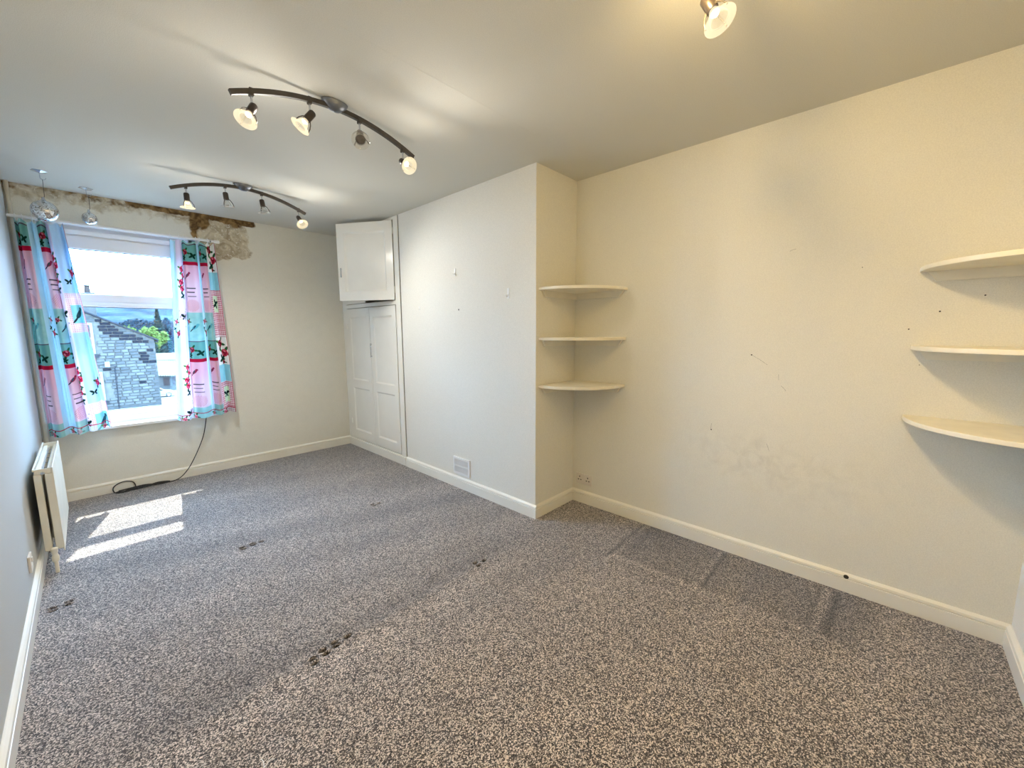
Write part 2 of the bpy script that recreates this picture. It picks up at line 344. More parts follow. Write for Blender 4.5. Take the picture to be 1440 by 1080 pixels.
# small marks on the walls, each a shallow hole or chip
def mark(parent, p, n, r):
    o = MB().lathe([(0, .0007), (r*.7, .0007), (r, 0)], p, n, 8).build('nail_hole', 'gap', parent); return o
for (yy_, zz_, r_) in ((.328, 1.405, .0035), (.418, 1.329, .003), (.205, 1.466, .003), (1.035, 1.191, .004), (1.222, .732, .004), (.37, 1.17, .002), (.60, 1.62, .002)): mark(wr, (W, yy_, zz_), (-1, 0, 0), r_)
sc_ = MB()
for (y0, z0, y1, z1) in ((.895, 1.733, .868, 1.741), (1.03, 1.188, .955, 1.139), (.90, 1.09, .897, 1.06), (.885, 1.03, .86, 1.003), (1.225, .735, 1.222, .77), (.93, .70, .915, .66)):
    sc_.tube([(W, y0, z0), (W, (y0+y1)/2, (z0+z1)/2+.002), (W, y1, z1)], .0006, 4)
sc_.build('scratch', M['bar'], wr)

# ------------------------------------------------------------------ window
win = thing('window_1', 'white plastic window with top opener', 'window', (0, 0, 0)); win['kind'] = 'structure'; del win['category']
YF0, YF1 = D+.10, D+.17
fr = MB(); ft = .065
fr.box((WX0, YF0, WZ0), (WX1, YF1, WZ0+ft)); fr.box((WX0, YF0, WZ1-.095), (WX1, YF1, WZ1)); fr.box((WX0, YF0, WZ0), (WX0+ft, YF1, WZ1)); fr.box((WX1-ft, YF0, WZ0), (WX1, YF1, WZ1))
fr.box((WX0+ft, YF0, 1.555), (WX1-ft, YF1, 1.600))
fr.build('frame', 'upvc', win, bevel=.004)
MB().box((WX0+.10, YF0-.016, WZ1-.070), (WX1-.10, YF0, WZ1-.034)).build('trickle_vent', 'upvc', win, bevel=.004)
sa = MB(); a0, a1, c0, c1 = WX0+ft-.015, WX1-ft+.015, 1.585, WZ1-.082; sw = .058; ys = YF0-.014
sa.box((a0, ys, c0), (a1, YF1-.02, c0+sw)); sa.box((a0, ys, c1-sw-.035), (a1, YF1-.02, c1)); sa.box((a0, ys, c0), (a0+sw, YF1-.02, c1)); sa.box((a1-sw, ys, c0), (a1, YF1-.02, c1))
sash = sa.build('top_opener', 'upvc', win, bevel=.005)
bd = MB(); q0, q1, w0, w1 = a0+sw, a1-sw, c0+sw, c1-sw-.035
def bead(mb, x0, x1, z0, z1, y, t=.012):
    mb.box((x0, y-.006, z0), (x1, y+.006, z0+t)); mb.box((x0, y-.006, z1-t), (x1, y+.006, z1)); mb.box((x0, y-.006, z0), (x0+t, y+.006, z1)); mb.box((x1-t, y-.006, z0), (x1, y+.006, z1))
bead(bd, q0-.002, q1+.002, w0-.002, w1+.002, YF0+.02, .007); bd.build('gasket', 'gasket', sash)
MB().box((q0-.01, YF0+.026, w0-.01), (q1+.01, YF0+.032, w1+.01)).build('pane', 'glass', sash)
g2 = MB(); bx0, bx1, by = WX0+ft, WX1-ft, YF0+.012
for a, b in (((bx0, by-.006, WZ0+ft), (bx1, by+.006, WZ0+ft+.05)), ((bx0, by-.006, 1.543), (bx1, by+.006, 1.555)), ((bx0, by-.006, WZ0+ft+.05), (bx0+.05, by+.006, 1.543)), ((bx1-.05, by-.006, WZ0+ft+.05), (bx1, by+.006, 1.543))): g2.box(a, b)
pass; g2.build('glazing_bead', 'upvc', win, bevel=.004)
g3 = MB(); bead(g3, WX0+ft+.05, WX1-ft-.05, WZ0+ft+.05, 1.543, YF0+.02, .005); g3.build('gasket', 'gasket', win)
MB().box((WX0+ft-.005, YF0+.026, WZ0+ft-.005), (WX1-ft+.005, YF0+.032, 1.558)).build('pane', 'glass', win)
MB().box((WX0-.05, D-.055, WZ0-.012), (WX1+.05, D+.001, WZ0+.012)).box((WX0, D-.001, WZ0-.012), (WX1, YF0+.001, WZ0+.012)).build('window_sill', 'upvc', win, bevel=.004)
MB().box((WX0, YF1, WZ0-.03), (WX1, D+.36, WZ0+.005)).build('outer_sill', 'upvc', win)

# ------------------------------------------------------------------ curtains
def fabric(sx, z, width, order, seed):     # printed patchwork cloth: sx metres across the cloth, z height
    g = np.random.default_rng(seed); C = np.zeros(sx.shape+(3,)); C[:] = lin((.92, .92, .93))
    def blend(m, c, k=1.):
        m = (np.clip(m, 0, 1)*k)[..., None]; C[:] = C*(1-m)+lin(c)*m
    def rect(x0, x1, z0, z1, c, k=1.): blend(((sx >= x0) & (sx < x1) & (z >= z0) & (z < z1)).astype(float), c, k)
    def ell(cx, cz, rx, rz, ang, c, k=1., clip=None):
        d = (sx-cx)*math.cos(ang)+(z-cz)*math.sin(ang); f_ = -(sx-cx)*math.sin(ang)+(z-cz)*math.cos(ang)
        m = sstep(1.1, .85, (d/rx)**2+(f_/rz)**2)
        if clip: m = m*((sx >= clip[0]) & (sx < clip[1]))
        blend(m, c, k)
    def rose(cx, cz, r, c, clip):
        for k in range(4): ell(cx+r*1.2*math.cos(k*1.7+1), cz+r*1.2*math.sin(k*1.7+1), r*.8, r*.33, k*1.7+1, ((.16, .36, .22), (.30, .52, .30), (.10, .25, .18))[k % 3], 1, clip)
        ell(cx, cz, r, r*.95, 0, c, 1, clip); dk = tuple(v*.55 for v in c); lt = tuple(min(1, v*.6+.42) for v in c)
        for k in range(5): ell(cx+r*.5*math.cos(k*1.26), cz+r*.5*math.sin(k*1.26), r*.34, r*.17, k*1.26+1.2, lt if k % 2 else dk, .85, clip)
        ell(cx, cz, r*.28, r*.25, 0, dk, 1, clip)
    def bird(cx, cz, s, c, clip):
        ell(cx, cz, s, s*.45, .7, c, 1, clip); ell(cx+s*.7, cz+s*.8, s*.38, s*.35, 0, c, 1, clip); ell(cx-s*.9, cz-s*.9, s*.8, s*.16, .8, (.15, .2, .25), 1, clip); ell(cx-s*.1, cz+.1*s, s*.6, s*.22, 1.1, (.2, .3, .35), 1, clip)
    def leaf(cx, cz, s, clip):
        for k in range(4): ell(cx+s*.5*math.cos(k*1.57+.5), cz+s*.5*math.sin(k*1.57+.5), s*.6, s*.3, k*1.57+.5, (.07, .23, .19), 1, clip)
    def butterfly(cx, cz, s, clip):
        for sg in (-1, 1): ell(cx+sg*s*.5, cz+s*.3, s*.6, s*.3, sg*.6, (.06, .16, .14), 1, clip); ell(cx+sg*s*.4, cz-s*.3, s*.4, s*.22, -sg*.6, (.1, .25, .22), 1, clip)
    P_ = .85; x0 = 0.
    for typ, wf in order:
        x1 = x0+wf; cl = (x0, x1); xc = (x0+x1)/2
        for n_ in range(-1, 3):
            b0 = 1.93-n_*P_              # the red band of each repeat
            if typ == 'A':
                rect(x0, x1, b0+.02, b0+.17, (.42, .66, .64)); rect(x0, x1, b0+.17, b0+.178, (.35, .30, .38))
                rose(xc-.03, b0+.10, .026, (.62, .16, .25), cl); leaf(xc+.035, b0+.07, .03, cl); leaf(xc-.045, b0+.045, .022, cl)
                rect(x0, x1, b0-.012, b0+.02, (.70, .10, .22)); rect(x0, x1, b0-.42, b0-.012, (.90, .78, .83))
                m = (z < b0-.012) & (z > b0-.25) & (sx >= x0) & (sx < x1); blend(m*sstep(b0-.25, b0-.03, z), (.88, .62, .70), .6)
                bird(xc-.02, b0-.10, .026, (.58, .18, .30), cl)
                for k in range(3): rect(xc-.045+.006*k, xc+.035-.008*(k % 2), b0-.215-.035*k, b0-.206-.035*k, (.16, .15, .18), .9)
                m = ((sx >= xc-.06) & (sx < xc+.05) & (z > b0-.41) & (z < b0-.31)); gi = ((np.floor(sx/.008)+np.floor(z/.008)) % 2)
                blend(m*gi*(sstep(.5, .45, np.hypot((sx-xc)/.11, (z-b0+.36)/.11))), (.80, .25, .36), .45)
                rect(x0, x1, b0-.68, b0-.42, (.50, .74, .73)); m = (z < b0-.42) & (z > b0-.68) & (sx >= x0) & (sx < x1); blend(m*fbm(sx, z, 30, 3, seed), (.74, .88, .88), .6)
                bird(xc+.01, b0-.55, .028, (.36, .66, .70), cl); rose(xc-.045, b0-.50, .017, (.78, .32, .42), cl)
            elif typ == 'B':
                rect(x0, x1, b0-.06, b0+.20, (.94, .94, .93))
                rose(xc-.02, b0+.14, .036, (.55, .10, .18), cl); rose(xc+.03, b0+.05, .038, (.78, .20, .32), cl); leaf(xc-.01, b0-.005, .045, cl); rose(xc+.01, b0-.035, .02, (.60, .12, .20), cl)
                rect(x0, x1, b0-.22, b0-.06, (.64, .85, .89)); m = (z < b0-.06) & (z > b0-.22) & (sx >= x0) & (sx < x1); blend(m*fbm(sx, z, 26, 3, seed+1), (.45, .74, .80), .5)
                rect(x0, x1, b0-.64, b0-.22, (.95, .88, .90)); m = (z < b0-.22) & (z > b0-.64) & (sx >= x0) & (sx < x1)
                blend(m*((np.floor(sx/.0075) % 2)*.5+(np.floor(z/.0095) % 2)*.5), (.70, .16, .32), .95)
                rect(xc-.05, xc+.035, b0-.42, b0-.27, (.84, .92, .80)); (butterfly if n_ % 2 else leaf)(xc-.01, b0-.345, .045, cl); rect(x0, x1, b0-.66, b0-.645, (.62, .15, .25))
            elif typ == 'C':
                rect(x0, x1, b0-.65, b0+.2, (.80, .91, .95)); m = (sx >= x0) & (sx < x1) & (z > b0-.65) & (z < b0+.2); blend(m*fbm(sx, z, 12, 3, seed+2), (.62, .84, .92), .6)
                rose(xc, b0-.50, .018, (.85, .36, .45), cl); leaf(xc-.02, b0-.56, .018, cl); rose(xc+.02, b0-.60, .022, (.82, .25, .38), cl)
            elif typ == 'D':
                rect(x0, x1, b0-.65, b0+.2, (.90, .86, .95))
                for k in range(4): rose(xc+.02*math.sin(k*2), b0-.05-.055*k, .026, (.85, .15, .30), cl)
                leaf(xc, b0-.28, .03, cl); butterfly(xc, b0-.46, .04, cl)
                for k in range(9): ell(x0+g.random()*wf, b0-.35-.3*g.random(), .008, .006, 0, (.55, .5, .62), .8, cl)
            elif typ == 'E':
                rect(x0, x1, b0-.65, b0+.2, (.72, .86, .97)); rect(x0, x1, b0-.60, b0-.30, (.94, .90, .93))
                m = (sx >= x0) & (sx < x1) & (z > b0-.60) & (z < b0-.30); blend(m*(np.floor(sx/.007) % 2)*(np.floor(z/.007) % 2), (.86, .45, .58), .7)
                rect(xc-.06, xc+.06, b0-.53, b0-.39, (.55, .83, .86)); bird(xc, b0-.46, .045, (.14, .30, .33), cl); rose(xc+.03, b0-.15, .028, (.82, .2, .36), cl); butterfly(xc-.03, b0-.22, .03, cl)
        x0 = x1
    rect(0, width, .5, .600, (.66, .86, .87), .35)
    rect(0, width, .606, .612, (.72, .2, .32)); rect(width-.008, width, 0, 3, (.70, .30, .40))
    for k in range(int(width/.16)): rose(.08+k*.16, .575, .02, (.85, .40, .50), None)
    return C
def cloth_mat():
    m = bpy.data.materials.new('printed_cotton'); m.use_nodes = True; n = m.node_tree.nodes; L = m.node_tree.links; n.remove(n['Principled BSDF'])
    a = n.new('ShaderNodeAttribute'); a.attribute_name = 'print'; d = n.new('ShaderNodeBsdfDiffuse'); t = n.new('ShaderNodeBsdfTranslucent'); x = n.new('ShaderNodeMixShader'); x.inputs[0].default_value = .16
    tc = n.new('ShaderNodeTexCoord'); wv = n.new('ShaderNodeTexNoise'); wv.inputs['Scale'].default_value = 700; L.new(tc.outputs['Object'], wv.inputs[0])
    bp = n.new('ShaderNodeBump'); bp.inputs['Strength'].default_value = .25; bp.inputs['Distance'].default_value = .001; L.new(wv.outputs[0], bp.inputs['Height'])
    for s in (d, t): L.new(a.outputs['Color'], s.inputs[0]); L.new(bp.outputs[0], s.inputs['Normal'])
    L.new(d.outputs[0], x.inputs[1]); L.new(t.outputs[0], x.inputs[2]); L.new(x.outputs[0], n['Material Output'].inputs[0]); return m
M['cloth'] = cloth_mat()
POLE_Z, POLE_Y = 2.152, 5.045
def curtain(label, xt0, xt1, xb0, xb1, zt, zb0, zb1, folds, amp, order, seed, ph):
    wid = sum(w for _, w in order); nu, nv = 320, 460
    def fn(u, v):
        t = 1-v                                             # v=1 at the top
        s = u+.035*np.sin(2*np.pi*folds*u*.5+seed)*np.sin(np.pi*u)+.014*np.sin(2*np.pi*folds*u+ph+.6)
        xl = xt0+(xb0-xt0)*t; xr = xt1+(xb1-xt1)*t; x = xl+(xr-xl)*s
        zb = zb0+(zb1-zb0)*u+.006*np.sin(2*np.pi*folds*u+ph)
        z = zt-(zt-zb)*t-(.022*(1-np.cos(2*np.pi*6*u))*.5)*np.exp(-t*26)
        a = amp*(.75+.35*t)
        y = 5.03+a*np.sin(2*np.pi*folds*u+ph)+a*.45*np.sin(2*np.pi*folds*2.3*u+seed*1.7+1.5*t)+.006*np.sin(9*t+u*5)
        x = x+a*.35*np.cos(2*np.pi*folds*u+ph)*np.sin(np.pi*u)
        return np.maximum(x, .004), np.clip(y, 4.965, 5.074), z
    o, u, v = grid('curtain', M['cloth'], nu, nv, fn)
    z_nom = zt-(zt-(zb0+zb1)/2)*(1-v); paint(o, 'print', fabric(u*wid, z_nom, wid, order, seed))
    tag(o, label, 'curtain', 'curtains at the window')
    for k in range(6):
        uu = np.array([[(k+.08)/6.*.98+.02 if k else .02]]); vv = np.array([[1.0]]); xx, yy_, zz_ = fn(uu, vv); c = (float(xx[0, 0]), POLE_Y, POLE_Z)
        MB().tube([(c[0]+.002*math.sin(i), c[1]+.0165*math.cos(i*math.pi/8), c[2]+.0165*math.sin(i*math.pi/8)) for i in range(17)], .0022, 6).build('curtain_ring', 'upvc', o, smooth=True)
        MB().tube([(c[0], c[1], c[2]-.016), (c[0], c[1]-.006, c[2]-.026), (c[0], float(yy_[0, 0]), float(zz_[0, 0])-.012)], .0016, 5).build('hook', 'upvc', o)
    return o
curtain('printed patchwork curtain at the left end of the pole, against the corner pipe', .034, .272, .040, .386, 2.135, .545, .572, 3.5, .030,
        [('A', .155), ('C', .13), ('A', .115), ('D', .08), ('E', .17)], 3, .6)
curtain('printed patchwork curtain at the right end of the pole, beside the damp stain', .880, 1.190, .800, 1.240, 2.128, .548, .578, 3.3, .030,
        [('C', .08), ('D', .12), ('A', .16), ('C', .05), ('A', .13), ('B', .16)], 8, 2.2)
pole = thing('curtain_pole', 'thin white curtain pole above the window', 'curtain pole', (.0, POLE_Y, POLE_Z))
MB().tube([(.004, POLE_Y, POLE_Z), (1.20, POLE_Y, POLE_Z)], .0105, 12).build('rod', 'upvc', pole, smooth=True)
MB().lathe([(0, 0), (.0135, 0), (.015, .004), (.015, .034), (.012, .040), (0, .041)], (1.195, POLE_Y, POLE_Z), (1, 0, 0), 16).build('finial', 'upvc', pole, smooth=True)
for bx in (.155, 1.165):
    MB().box((bx-.009, D-.004, POLE_Z-.03), (bx+.009, D, POLE_Z+.03)).box((bx-.005, POLE_Y-.012, POLE_Z-.017), (bx+.005, D-.002, POLE_Z-.011)).tube([(bx-.006, POLE_Y, POLE_Z), (bx+.006, POLE_Y, POLE_Z)], .0145, 12).build('bracket', 'chrome', pole)
settle(pole)

# ------------------------------------------------------------------ pipe in the corner, radiator
tag(MB().tube([(.021, 5.108, .0), (.021, 5.108, 2.40)], .0125, 12).build('heating_pipe', 'pipe', smooth=True), 'cream painted vertical pipe in the corner behind the left curtain', 'pipe')
rad = thing('radiator', 'cream double panel radiator on the left wall below the window', 'radiator', (.07, 3.79, 0))
ry0, ry1, rz0, rz1 = 3.79, 4.60, .105, .595
def radpanel(x0, x1, name):
    m = MB(); m.box((x0, ry0+.012, rz0+.01), (x1, ry1-.012, rz1-.02)); return m.build(name, 'rad', rad, bevel=.006)
radpanel(.033, .056, 'back_panel'); radpanel(.078, .099, 'inner_panel')
MB().box((.0985, ry0, rz0), (.1045, ry1, rz1)).build('front_cover', 'rad', rad, bevel=.0025)
cv = MB()
for k in range(24):
    yk = ry0+.15+k*(ry1-ry0-.20)/23; cv.box((.056, yk-.008, rz0+.04), (.059, yk+.008, rz1-.05)); cv.box((.075, yk-.008, rz0+.04), (.078, yk+.008, rz1-.05)); cv.box((.0575, yk-.0015, rz0+.04), (.0765, yk+.0015, rz1-.05))
cv.build('convector_fins', 'rad', rad)
MB().box((.030, ry0, rz1-.012), (.036, ry1, rz1)).box((.036, ry0+.006, rz1-.030), (.098, ry0+.012, rz1-.004)).box((.036, ry1-.012, rz1-.030), (.098, ry1-.006, rz1-.004)).build('top_frame', 'rad', rad)
gr = MB()
for k in range(2): gr.box((.037+k*.036, ry0+.02, rz1-.038), (.061+k*.036, ry1-.02, rz1-.034))
for k in range(6): gr.box((.037, ry0+.06+k*.135, rz1-.042), (.097, ry0+.066+k*.135, rz1-.038))
M['grille'] = mat('grey_grille_enamel', (.36, .37, .40), .4, noise=(9, .05))
gr.build('top_grille', 'grille', rad)
for yy_ in (ry0, ry1-.012):
    MB().box((.031, yy_, rz0+.02), (.060, yy_+.012, rz1-.032)).build('end_panel', 'rad', rad, bevel=.003); MB().box((.072, yy_, rz0+.02), (.100, yy_+.012, rz1-.032)).build('end_panel', 'rad', rad, bevel=.003)
MB().lathe([(0, 0), (.007, 0), (.008, .003), (.008, .012), (0, .012)], (.066, ry0+.006, rz1-.026), (0, -1, 0), 10).build('bleed_valve', 'chrome', rad)
vb = MB().lathe([(0, 0), (.012, 0), (.015, .006), (.015, .03), (.011, .036), (.011, .05), (.014, .055), (.014, .075), (.009, .080), (0, .080)], (.066, ry0-.025, .065), (0, 0, 1), 14)
vb.tube([(.066, ry0-.03, .110), (.066, ry0+.02, .118)], .009, 10); vb.build('valve', 'rad', rad, smooth=True)
MB().tube([(.066, ry0-.025, 0), (.066, ry0-.025, .07)], .0085, 10).build('supply_pipe', 'rad', rad, smooth=True)
MB().lathe([(0, 0), (.012, 0), (.013, .03), (0, .031)], (.066, ry1+.02, .08), (0, 0, 1), 12).tube([(.066, ry1+.02, 0), (.066, ry1+.02, .10)], .008, 8).tube([(.066, ry1+.025, .1), (.066, ry1-.02, .115)], .008, 8).build('return_pipe', 'rad', rad, smooth=True)
for yy_ in (ry0+.55, ry1-.12): MB().box((0, yy_-.015, .30), (.034, yy_+.015, .40)).build('wall_bracket', 'rad', rad)
settle(rad)

# ------------------------------------------------------------------ cable
pts = [(1.012, D-.03, .56), (1.010, D-.028, .518), (.98, D-.03, .38), (.935, D-.03, .262), (.87, D-.032, .13), (.82, D-.04, .060), (.77, D-.05, .018), (.71, D-.06, .006), (.60, D-.055, .007), (.50, D-.06, .008), (.40, D-.065, .006), (.345, D-.055, .008)]
def smooth_path(p, n=6):
    p = [Vector(q) for q in p]; out = []
    for i in range(len(p)-1):
        a, b, c, d = p[max(i-1, 0)], p[i], p[i+1], p[min(i+2, len(p)-1)]
        for k in range(n):
            t = k/n; out.append(.5*((2*b)+(c-a)*t+(2*a-5*b+4*c-d)*t*t+(3*b-a-3*c+d)*t**3))
    return out+[p[-1]]
loop = [(.345, D-.055, .008), (.338, D-.035, .030), (.350, D-.026, .055), (.385, D-.022, .074), (.425, D-.022, .078), (.462, D-.024, .062), (.476, D-.03, .035), (.470, D-.045, .014), (.43, D-.075, .006), (.37, D-.080, .006), (.352, D-.060, .008), (.40, D-.05, .014), (.50, D-.05, .013), (.56, D-.052, .012), (.60, D-.058, .013), (.55, D-.066, .010), (.46, D-.075, .009), (.41, D-.068, .010), (.48, D-.058, .016), (.58, D-.05, .015), (.66, D-.055, .012), (.69, D-.06, .008)]
cbm = MB().tube(smooth_path(pts), .0037, 6).tube(smooth_path(loop), .0042, 6).tube(smooth_path([(.36, D-.07, .012), (.42, D-.062, .018), (.50, D-.068, .010), (.57, D-.06, .018), (.63, D-.052, .022), (.70, D-.058, .012), (.64, D-.07, .009), (.54, D-.055, .024), (.44, D-.052, .020), (.37, D-.06, .018)]), .0042, 6)
cbl = tag(cbm.build('cable', 'black', smooth=True), 'black cable hanging behind the right curtain and coiled along the baseboard', 'cable')
MB().tube([(.60, D-.055, .012), (.64, D-.054, .014), (.675, D-.055, .013)], [.007, .011, .008], 8).build('plug', 'black', cbl, smooth=True)

# ------------------------------------------------------------------ built-in cupboard
cup = thing('built_in_cupboard', 'white built-in corner cupboard with its upper right door hanging open', 'cupboard', (B, 4.5, 0))
fx = B-.006
cf = MB(); yA, yB = 3.895, D-.002; z1_, z2_, z3_ = 1.590, 1.630, 2.372
cf.box((fx, yA, 0), (B+.03, 3.975, H-.002)); cf.box((fx, 5.035, 0), (B+.03, yB, H-.002)); cf.box((fx, 3.975, z3_), (B+.03, 5.035, H-.002)); cf.box((fx, 3.975, z1_), (B+.03, 5.035, z2_)); cf.box((fx, 3.975, 0), (B+.03, 5.035, .098))
cf.build('face_frame', 'gloss', cup)
MB().box((fx-.012, yA-.001, 0), (fx, yB, .085)).build('plinth', 'gloss', cup, bevel=.003)
MB().box((B+.001, Y1+.001, 0), (B+.025, yA-.001, H-.004)).build('shadow_gap', 'gap', cup)
MB().box((B+.03, 3.90, z1_-.005), (W-.003, yB, z1_+.02)).build('inner_shelf', 'gloss', cup)
def door(y0, y1, z0, z1, panels, hinge_y, name, side):
    # built with the door's face towards -x, closed; panels = list of (z0,z1)
    t = .022; st = .075; m = MB(); xf = fx-.004
    m.box((xf, y0, z0), (xf+t, y0+st, z1)); m.box((xf, y1-st, z0), (xf+t, y1, z1)); zz = z0
    edges = [z0]+[e for p in panels for e in p]+[z1]
    for k in range(0, len(edges), 2): m.box((xf, y0+st, edges[k]), (xf+t, y1-st, edges[k+1]))
    dr = m.build(name, 'gloss', cup)
    for (a, b) in panels:
        pm = MB(); ya, yb = y0+st, y1-st; s = .016; dpt = .010     # sloped moulding then recessed field
        q = [(xf+.001, ya, a), (xf+.001, yb, a), (xf+.001, yb, b), (xf+.001, ya, b), (xf+dpt, ya+s, a+s), (xf+dpt, yb-s, a+s), (xf+dpt, yb-s, b-s), (xf+dpt, ya+s, b-s)]
        pm.add(q, [(0, 1, 5, 4), (1, 2, 6, 5), (2, 3, 7, 6), (3, 0, 4, 7), (4, 5, 6, 7)])
        qb = [(xf+t-.001, ya, a), (xf+t-.001, yb, a), (xf+t-.001, yb, b), (xf+t-.001, ya, b)]; pm.add(qb, [(0, 1, 2, 3)])
        pm.build('panel', 'gloss', dr)
    hz = [z0+.13*(z1-z0), z1-.13*(z1-z0)]
    for h in hz:
        MB().tube([(xf-.003, hinge_y, h-.03), (xf-.003, hinge_y, h+.03)], .005, 8).box((xf-.0015, hinge_y-.012, h-.03), (xf+.001, hinge_y+.012, h+.03)).build('hinge', 'gloss', dr)
    return dr, xf
dl, xf = door(4.508, 5.030, .105, 1.583, [(.20, .70), (.79, 1.49)], 5.032, 'door', 1)
drr, xf = door(3.982, 4.502, .105, 1.583, [(.20, .70), (.79, 1.49)], 3.979, 'door', -1)
MB().box((xf-.016, 4.478, 1.06), (xf-.010, 4.490, 1.21)).box((xf-.012, 4.480, 1.065), (xf, 4.488, 1.08)).box((xf-.012, 4.480, 1.19), (xf, 4.488, 1.205)).build('handle', 'chrome', drr, bevel=.002)
du, xf = door(4.580, 5.030, 1.635, 2.366, [(1.72, 2.28)], 5.032, 'upper_door', 1)
dn, xf = door(3.982, 4.574, 1.635, 2.366, [(1.72, 2.28)], 3.979, 'upper_door', -1)
dn['label'] = 'open panelled upper door swung into the room'
MB().box((xf-.010, 4.535, 1.86), (xf-.006, 4.545, 1.95)).box((xf-.008, 4.536, 1.865), (xf, 4.544, 1.873)).box((xf-.008, 4.536, 1.937), (xf, 4.544, 1.945)).build('handle', 'chrome', dn, bevel=.0015)
hp = Vector((xf-.003, 3.979, 0)); ang = math.radians(31)
rot = Matrix.Translation(hp) @ Matrix.Rotation(ang, 4, 'Z') @ Matrix.Translation(-hp)
dn.matrix_world = rot
settle(cup)
dn.matrix_parent_inverse = Matrix.Translation(-Vector(cup.location))

# ------------------------------------------------------------------ corner shelves
def shelf(cx, cy, sx, sy, ax, ay, z, label, group):
    # quarter-round shelf in the corner (cx,cy), reaching ax along x and ay along y in directions sx, sy
    t = .019; n = 26; prof = [(0, 0)]
    for k in range(n+1):
        a = k/n*math.pi/2; c, s_ = math.cos(a), math.sin(a); e = .92
        prof.append((sx*ax*(c**e if c > 1e-6 else 0), sy*ay*(s_**e if s_ > 1e-6 else 0)))
    o = MB().prism(prof, (cx, cy, z-t), (1, 0, 0), (0, 1, 0), (0, 0, t)).build('corner_shelf', 'shelf', bevel=.003, loc=(cx, cy, z-t)); tag(o, label, 'shelf', group)
    hb, tb = .042, .020
    def bat(l, along, out):
        A = Vector(along); O = Vector(out); m = MB()
        m.prism([(0, 0), (l, 0), (l-.028, -hb), (0, -hb)], (0, 0, 0), A, (0, 0, 1), O*tb); m.build('batten', 'shelf', o)
    bat(ax-.025, (sx, 0, 0), (0, sy, 0)); bat(ay-.025, (0, sy, 0), (sx, 0, 0))
    return o
for z_, nm in ((1.620, 'top'), (1.285, 'middle'), (.957, 'bottom')):
    shelf(W, R-.0025, -1, -1, .432, .423, z_, f'cream quarter-round shelf in the chimney breast alcove, {nm} of its three', 'alcove corner shelves')
for z_, nm in ((1.595, 'top'), (1.257, 'middle'), (.940, 'bottom')):
    shelf(W, 0, -1, 1, .40, .405, z_, f'cream quarter-round shelf at the right edge of the photo, {nm} of its three', 'near corner shelves')

# ------------------------------------------------------------------ sockets, vent, wall hooks
sk = thing('wall_socket', 'white double socket low on the right wall in the alcove', 'socket', (W, 2.1165, .19))
hw, hh = .069, .041
MB().box((W-.009, 2.1165-hw, .19-hh), (W, 2.1165+hw, .19+hh)).build('face_plate', 'plast', sk, bevel=.003)
for s in (-1, 1):
    yc = 2.1165+s*.036
    for (dy, dz, a, b) in ((0, .016, .0035, .0055), (-.011, -.008, .0055, .0035), (.011, -.008, .0055, .0035)):
        MB().box((W-.0096, yc+dy-a, .19+dz-b), (W-.0088, yc+dy+a, .19+dz+b)).build('pin_hole', 'gap', sk)
    MB().box((W-.012, 2.1165+s*.010-.006, .19+.008), (W-.009, 2.1165+s*.010+.006, .19+.030)).build('rocker_switch', 'plast', sk, bevel=.001)
settle(sk)
s2 = thing('wall_socket', 'white single switch plate low on the left wall near the radiator', 'socket', (0, 3.46, .21))
MB().box((0, 3.46-.041, .21-.041), (.010, 3.46+.041, .21+.041)).build('face_plate', 'plast', s2, bevel=.003)
MB().box((.010, 3.46-.008, .21+.004), (.015, 3.46+.008, .21+.026)).build('rocker_switch', 'plast', s2, bevel=.001)
MB().box((.0096, 3.46-.02, .21-.022), (.0106, 3.46+.02, .21-.008)).build('fuse_cover', 'plast', s2, bevel=.0005); settle(s2)
vt = thing('vent_grille', 'white plastic air vent just above the chimney breast baseboard', 'vent', (B, 3.035, .192))
vy0, vy1, vz0, vz1 = 2.930, 3.140, .118, .266
m = MB(); m.box((B-.010, vy0, vz0), (B, vy0+.018, vz1)); m.box((B-.010, vy1-.018, vz0), (B, vy1, vz1)); m.box((B-.010, vy0+.018, vz0), (B, vy1-.018, vz0+.018)); m.box((B-.010, vy0+.018, vz1-.018), (B, vy1-.018, vz1)); m.box((B-.009, vy0+.018, .186), (B, vy1-.018, .199))
m.build('frame', 'upvc', vt); MB().box((B-.002, vy0+.01, vz0+.01), (B-.0005, vy1-.01, vz1-.01)).build('backing', 'bar', vt)
for k in range(16):
    for (a, b) in ((vz0+.018, .186), (.199, vz1-.018)):
        yk = vy0+.026+k*.0106; MB().box((B-.008, yk-.0026, a), (B-.002, yk+.0026, b)).build('slat', 'upvc', vt)
settle(vt)
for i, (y_, z_, s, lab) in enumerate(((3.588, 1.534, .55, 'tiny white wall hook on the chimney breast, nearest the cupboard'), (3.071, 1.799, .9, 'small white adhesive wall hook, highest on the chimney breast'), (2.479, 1.593, 1.1, 'white adhesive wall hook nearest the outer edge of the chimney breast'))):
    h = MB().box((B-.004, y_-.009*s, z_-.030*s), (B, y_+.009*s, z_+.034*s)).build('wall_hook', 'upvc', bevel=.0015)
    tag(h, lab, 'hook', 'hooks on the chimney breast')
    MB().tube([(B-.003, y_, z_-.004*s), (B-.012*s, y_, z_-.018*s), (B-.02*s, y_, z_-.018*s), (B-.024*s, y_, z_-.008*s)], .0032*s, 6).build('prong', 'upvc', h, smooth=True)
brst = [o for o in bpy.data.objects if o.name == 'wall_breast'][0]
MB().lathe([(0, .001), (.006, .001), (.007, 0)], (B, 3.036, 1.503), (-1, 0, 0), 12).build('screw_hole', 'black', brst)
hole = MB().lathe([(0, .001), (.008, .001), (.011, 0)], (W-TB, .536, .083), (-1, 0, 0), 10)
